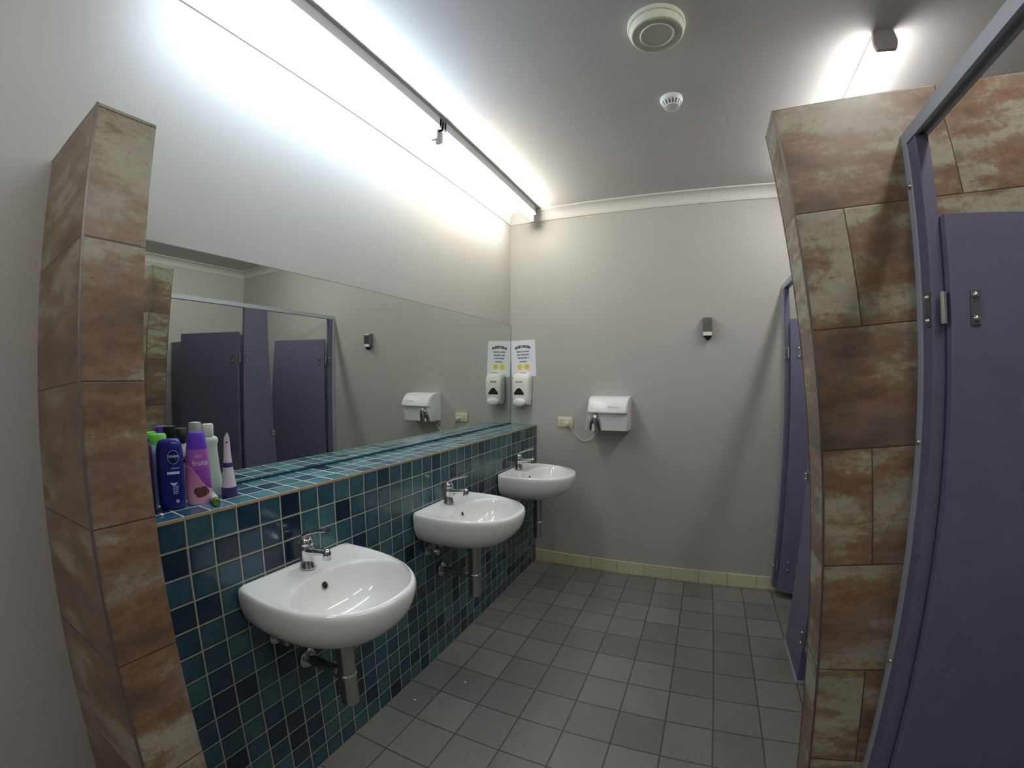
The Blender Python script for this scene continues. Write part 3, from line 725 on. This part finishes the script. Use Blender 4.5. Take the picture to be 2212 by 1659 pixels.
ZS = ZL + 0.0006
class Bot:
    """oval bottle: prof = (scale, z); a = half width, b = half depth; front faces local +x"""
    def __init__(s, prof, a, b, n=40, e=2.3):
        s.prof, s.a, s.b, s.n, s.e = prof, a, b, n, e
    def k(s, z):
        P = s.prof
        for (k0, z0), (k1, z1) in zip(P, P[1:]):
            if z0 <= z <= z1 and z1 > z0: return k0 + (k1 - k0) * (z - z0) / (z1 - z0)
        return P[-1][0]
    def ring(s, k, z):
        R = []
        for i in range(s.n):
            t = 2 * PI * i / s.n; e = 2 / s.e
            R.append(Vector((s.b * k * abs(math.cos(t)) ** e * math.copysign(1, math.cos(t)), s.a * k * abs(math.sin(t)) ** e * math.copysign(1, math.sin(t)), z)))
        return R
    def mesh(s): return loft(bmesh.new(), [s.ring(k, z) for k, z in s.prof])
    def surf(s, y, z, off=0.0006):
        k = s.k(z); q = min(0.98, abs(y) / (s.a * k))
        return Vector((s.b * k * (1 - q ** s.e) ** (1 / s.e) + off, y, z))
def ftext(b, txt, size, cy, cz, rot=0.0, **kw):
    vs, fs = text_polys(txt, size, **kw); bm = bmesh.new(); c, sn = math.cos(rot), math.sin(rot)
    return add_polys(bm, vs, fs, lambda u, v: b.surf(cy + u * c - v * sn, cz + u * sn + v * c))
def patch(b, bm, y0, y1, z0, z1, n=6, off=0.0005):
    for i in range(n):
        ya, yb = y0 + (y1 - y0) * i / n, y0 + (y1 - y0) * (i + 1) / n
        bm.faces.new([bm.verts.new(b.surf(y, z, off)) for y, z in ((ya, z0), (yb, z0), (yb, z1), (ya, z1))])
    return bm
def disc(b, bm, cy, cz, ry, rz, off=0.0005, n=28):
    c = bm.verts.new(b.surf(cy, cz, off)); R = [bm.verts.new(b.surf(cy + ry * math.cos(2 * PI * i / n), cz + rz * math.sin(2 * PI * i / n), off)) for i in range(n)]
    for i in range(n): bm.faces.new((c, R[i], R[(i + 1) % n]))
    return bm
FACE = -math.radians(25)
GR = 'toiletry bottles on the tiled ledge'
# navy bottle
nb = thing('lotion_bottle', 'navy blue bottle with white lettering leaning beside the pink one', 'bottle', (0.122, -2.548, ZS), FACE - 0.1, GR)
bb = Bot([(0.80, 0), (0.90, 0.004), (0.97, 0.02), (1.0, 0.06), (1.0, 0.12), (0.97, 0.165), (0.90, 0.184), (0.72, 0.195), (0.55, 0.197)], 0.036, 0.022)
link('bottle_body', bb.mesh(), 'navy', nb, smooth=50)
bm = disc(bb, bmesh.new(), 0.012, 0.148, 0.0145, 0.0185, 0.0004); lg = link('round_logo', bm, 'navy_d', nb) if 'navy_d' in M else None
M['navy_d'] = mat('deep_navy_print', (12, 18, 78), 0.3, var=0.03)
lg = link('round_logo', bm, 'navy_d', nb)
bm = bmesh.new(); n = 32
for i in range(n):
    q = [bm.verts.new(bb.surf(0.012 + r * math.cos(t), 0.148 + 1.27 * r * math.sin(t), 0.0006)) for r, t in ((0.0143, 2 * PI * i / n), (0.0152, 2 * PI * i / n), (0.0152, 2 * PI * (i + 1) / n), (0.0143, 2 * PI * (i + 1) / n))]
    bm.faces.new(q)
link('logo_rim', bm, 'teal_pl', lg)
link('logo_lettering', ftext(bb, 'NIVEA', 0.0092, 0.012, 0.150, bold=0.00025), 'white_text', lg)
bm = ftext(bb, 'shower', 0.0075, 0.016, 0.118)
patch(bb, bm, -0.006, 0.026, 0.101, 0.108)
link('label_lettering', bm, 'white_text', nb)
bm = bmesh.new()
pts = [(0.010 + 0.0105 * math.sin(t) * (1 if t < PI else 0.8), 0.083 - 0.010 * math.cos(t)) for t in [PI * 0.5 * i / 8 - 1.2 for i in range(13)]]
for i in range(12):
    w0, w1 = 0.0032 * math.sin(PI * i / 12) + 0.0004, 0.0032 * math.sin(PI * (i + 1) / 12) + 0.0004
    (ya, za), (yb, zb) = pts[i], pts[i + 1]
    bm.faces.new([bm.verts.new(bb.surf(y, z)) for y, z in ((ya, za - w0), (yb, zb - w1), (yb, zb + w1), (ya, za + w0))])
link('swirl_print', bm, 'white_text', nb)
bm = bmesh.new()
for z in (0.066, 0.061, 0.056, 0.051, 0.046): patch(bb, bm, 0.006, 0.022 - 0.15 * (0.066 - z), z, z + 0.0022, 3)
link('small_print', bm, 'teal_pl', nb)
bm = ftext(bb, 'e', 0.020, 0.016, 0.026, 0.3, bold=0.0002); link('bottom_mark', bm, 'white_text', nb)
# pink bottle with violet cap
pk = thing('shampoo_bottle', 'pink and lilac bottle with violet cap and white fruits lettering', 'bottle', (0.128, -2.470, ZS), FACE + 0.05, GR)
pb = Bot([(0.86, 0), (0.95, 0.004), (1.0, 0.018), (1.0, 0.05), (0.96, 0.085), (0.91, 0.12), (0.86, 0.145), (0.81, 0.160)], 0.0365, 0.021)
link('bottle_body', pb.mesh(), 'pinkwave', pk, smooth=50)
pc = Bot([(0.81, 0.1602), (0.80, 0.166), (0.70, 0.188), (0.60, 0.205), (0.56, 0.2085), (0.48, 0.2095)], 0.0365, 0.021)
link('flip_cap', pc.mesh(), 'violet', pk, smooth=50)
link('fruits_lettering', ftext(pb, 'fruits', 0.021, 0.006, 0.121, bold=0.0003), 'lilac_text', pk)
bm = ftext(pb, 'silky', 0.013, 0.0, 0.141, 0.1, shear=0.3)
link('script_lettering', bm, 'lilac_text', pk)
bm = bmesh.new()
for z, a, b in ((0.099, -0.012, 0.018), (0.094, -0.010, 0.014)): patch(pb, bm, a, b, z, z + 0.0018, 4)
link('small_print', bm, 'violet', pk)
bm = bmesh.new()
for cy, cz, r in ((-0.004, 0.040, 0.012), (0.012, 0.043, 0.011), (0.000, 0.031, 0.011), (0.017, 0.036, 0.010), (0.010, 0.032, 0.010)): disc(pb, bm, cy, cz, r, r * 0.95, 0.0004 + 0.0002 * cy / 0.01)
link('nut_picture', bm, 'brown_print', pk)
# milky bottle with white cap
mk = thing('lotion_bottle', 'milky pale green bottle with square white cap behind the standing tube', 'bottle', (0.048, -2.392, ZS), FACE, GR)
mb = Bot([(0.90, 0), (1.0, 0.004), (1.0, 0.020), (0.90, 0.055), (0.79, 0.10), (0.72, 0.138), (0.71, 0.155), (0.78, 0.162), (0.80, 0.170), (0.72, 0.178), (0.46, 0.184)], 0.039, 0.025)
link('bottle_body', mb.mesh(), 'milky', mk, smooth=50)
cb = Bot([(0.47, 0.1842), (0.50, 0.186), (0.49, 0.216), (0.46, 0.220), (0.35, 0.221)], 0.036, 0.034, e=3.5)
link('screw_cap', cb.mesh(), 'white_pl', mk, smooth=40)
# standing tube, cap down
ut = thing('cream_tube', 'white squeeze tube standing upside down on its dark cap', 'tube', (0.128, -2.372, ZS), FACE - 0.15, GR)
R_ = []
capb = Bot([(0.96, 0), (1.0, 0.003), (1.0, 0.028), (0.98, 0.031)], 0.0235, 0.0235, e=2.0); link('flip_cap', capb.mesh(), 'darkpurple_print', ut, smooth=45)
bm = bmesh.new(); rings = []
def tub(z, off=0.0):
    f = max(0.0, (z - 0.031) / 0.146)
    wy = 0.0225 * (1 - f) + 0.0085 * f - 0.002 * math.sin(PI * f); dx = 0.0225 * (1 - f) + 0.0018 * f
    return wy + off, dx + off
for i in range(19):
    z = 0.0312 + 0.146 * i / 18; wy, dx = tub(z)
    rings.append([Vector((dx * math.cos(t), wy * math.sin(t), z)) for t in (2 * PI * k / 32 for k in range(32))])
rings.append([Vector((0.0012 * math.cos(t), 0.0075 * math.sin(t), 0.185)) for t in (2 * PI * k / 32 for k in range(32))])
rings.append([Vector((0.0010 * math.cos(t), 0.0015 * math.sin(t) + 0.002, 0.197)) for t in (2 * PI * k / 32 for k in range(32))])
loft(bm, rings); link('tube_body', bm, 'tubeskin', ut, smooth=50)
bm = bmesh.new(); rr = []
for z in (0.092, 0.106):
    wy, dx = tub(z, 0.0004); rr.append([Vector((dx * math.cos(t), wy * math.sin(t), z)) for t in (2 * PI * k / 32 for k in range(32))])
loft(bm, rr, False, False); link('printed_band', bm, 'darkpurple_print', ut, smooth=50)
bm = bmesh.new(); cyl(bm, (0.0035, 0.0, 0.168), (0.0045, 0, 0.168), 0.003, n=12); link('dark_spot', bm, 'black', ut)
# black capped white bottle, hidden behind
bk = thing('shampoo_bottle', 'white bottle with black cap behind the navy and pink ones', 'bottle', (0.046, -2.478, ZS), FACE, GR)
kb = Bot([(0.9, 0), (1.0, 0.004), (1.0, 0.13), (0.92, 0.152), (0.62, 0.168), (0.55, 0.172)], 0.030, 0.024); link('bottle_body', kb.mesh(), 'white_pl', bk, smooth=50)
kc = Bot([(0.62, 0.1722), (0.64, 0.175), (0.62, 0.212), (0.56, 0.215), (0.4, 0.2155)], 0.030, 0.030, e=2.2); link('screw_cap', kc.mesh(), 'black', bk, smooth=45)
bm = bmesh.new()
for z in (0.128, 0.112): patch(kb, bm, -0.02, 0.024, z, z + 0.0025)
patch(kb, bm, -0.014, 0.022, 0.116, 0.125, 5); link('label_print', bm, 'black', bk)
# lime capped bottle
gn = thing('lotion_bottle', 'pale bottle with lime green cap behind the navy one', 'bottle', (0.036, -2.545, ZS), FACE, GR)
gb = Bot([(0.9, 0), (1.0, 0.004), (1.0, 0.14), (0.92, 0.165), (0.8, 0.176)], 0.030, 0.020); link('bottle_body', gb.mesh(), 'teal_pl', gn, smooth=50)
gc = Bot([(0.84, 0.1762), (0.86, 0.18), (0.82, 0.198), (0.74, 0.203), (0.6, 0.204)], 0.030, 0.020); link('flip_cap', gc.mesh(), 'lime', gn, smooth=45)
# dark purple bottle at the wall end
dp = thing('shampoo_bottle', 'dark purple bottle tight against the rust tiled nib wall', 'bottle', (0.098, -2.622, ZS), FACE, GR)
db = Bot([(0.9, 0), (1.0, 0.004), (1.0, 0.15), (0.95, 0.175), (0.86, 0.190), (0.80, 0.192)], 0.034, 0.019); link('bottle_body', db.mesh(), 'dpurple', dp, smooth=50)
dc = Bot([(0.82, 0.1922), (0.83, 0.195), (0.8, 0.203), (0.7, 0.2055)], 0.034, 0.019); link('flip_cap', dc.mesh(), 'dpurple', dp, smooth=45)
# small fallen bottle with olive cap
fl = thing('sample_bottle', 'tiny clear bottle lying on the ledge, olive cap facing out', 'bottle', (0.150, -2.437, ZS + 0.0118), math.radians(-20), GR)
bm = bmesh.new(); lathe(bm, [(0.009, -0.045), (0.0115, -0.042), (0.0115, 0.025), (0.0095, 0.030), (0.0075, 0.034)], axis='x', n=24); link('bottle_body', bm, 'milky', fl, smooth=45)
bm = bmesh.new(); lathe(bm, [(0.0112, 0.0342), (0.0116, 0.036), (0.0116, 0.056), (0.009, 0.058), (0.003, 0.0565)], axis='x', n=24); link('screw_cap', bm, 'olive', fl, smooth=45)
# bottle-side scrap
sc_ = tag(link('paper_scrap', B(-0.006, 0.006, -0.004, 0.004, 0, 0.005, bev=0.0015), 'paper'), 'tiny white scrap on the ledge beside the nib wall', 'scrap'); sc_.location = (0.165, -2.6, ZS)
# specks of litter on the floor
for i, (x, y, lab) in enumerate(((0.315, -1.735, 'white speck of litter on the floor near the first trap'), (0.455, -1.52, 'pale crumb of litter on the floor below the middle basin'))):
    o = tag(link('litter_speck', B(-0.005, 0.005, -0.004, 0.004, 0, 0.003, bev=0.001), 'paper'), lab, 'litter', 'specks of litter on the floor'); o.location = (x, y, 0.0006)

# ------------------------------------------------------------------ world, camera, view
w = bpy.data.worlds.new('World'); bpy.context.scene.world = w; w.use_nodes = True
w.node_tree.nodes['Background'].inputs[0].default_value = (0.5, 0.55, 0.6, 1); w.node_tree.nodes['Background'].inputs[1].default_value = 0.02

cam = bpy.data.cameras.new('camera'); co_ = bpy.data.objects.new('camera', cam); C.objects.link(co_)
yaw, pit, rol = -0.4225497603, -0.0170001964, 0.0015819822
f = Vector((math.sin(yaw) * math.cos(pit), math.cos(yaw) * math.cos(pit), math.sin(pit)))
rt = Vector((math.cos(yaw), -math.sin(yaw), 0)); up = rt.cross(f)
r2 = math.cos(rol) * rt + math.sin(rol) * up; u2 = -math.sin(rol) * rt + math.cos(rol) * up
mw = Matrix((r2, u2, -f)).transposed().to_4x4(); mw.translation = Vector((1.4064185620, -3.0959596606, 1.4615485770))
co_.matrix_world = mw
cam.type = 'PANO'; cam.panorama_type = 'FISHEYE_LENS_POLYNOMIAL'
cam.sensor_width = 36.0; cam.sensor_fit = 'HORIZONTAL'; cam.sensor_height = 27.0
cam.fisheye_fov = math.radians(200)
S = 2212 / 36.0
cam.fisheye_polynomial_k0 = 0.0
cam.fisheye_polynomial_k1 = -1.0673148482e-3 * S
cam.fisheye_polynomial_k2 = -0.0268245657e-6 * S ** 2
cam.fisheye_polynomial_k3 = 0.1868907361e-9 * S ** 3
cam.fisheye_polynomial_k4 = -0.0392855893e-12 * S ** 4
cam.clip_start = 0.01
sc = bpy.context.scene; sc.camera = co_
sc.view_settings.view_transform = 'Standard'; sc.view_settings.look = 'None'
sc.view_settings.exposure = 0.0; sc.view_settings.gamma = 1.0; sc.view_settings.use_curve_mapping = False
sc.cycles.use_denoising = True
sc.cycles.max_bounces = 8; sc.cycles.diffuse_bounces = 5; sc.cycles.glossy_bounces = 5
sc.cycles.sample_clamp_indirect = 3.0; sc.cycles.blur_glossy = 1.0
sc.cycles.caustics_reflective = True; sc.cycles.caustics_refractive = False
bpy.context.view_layer.update()
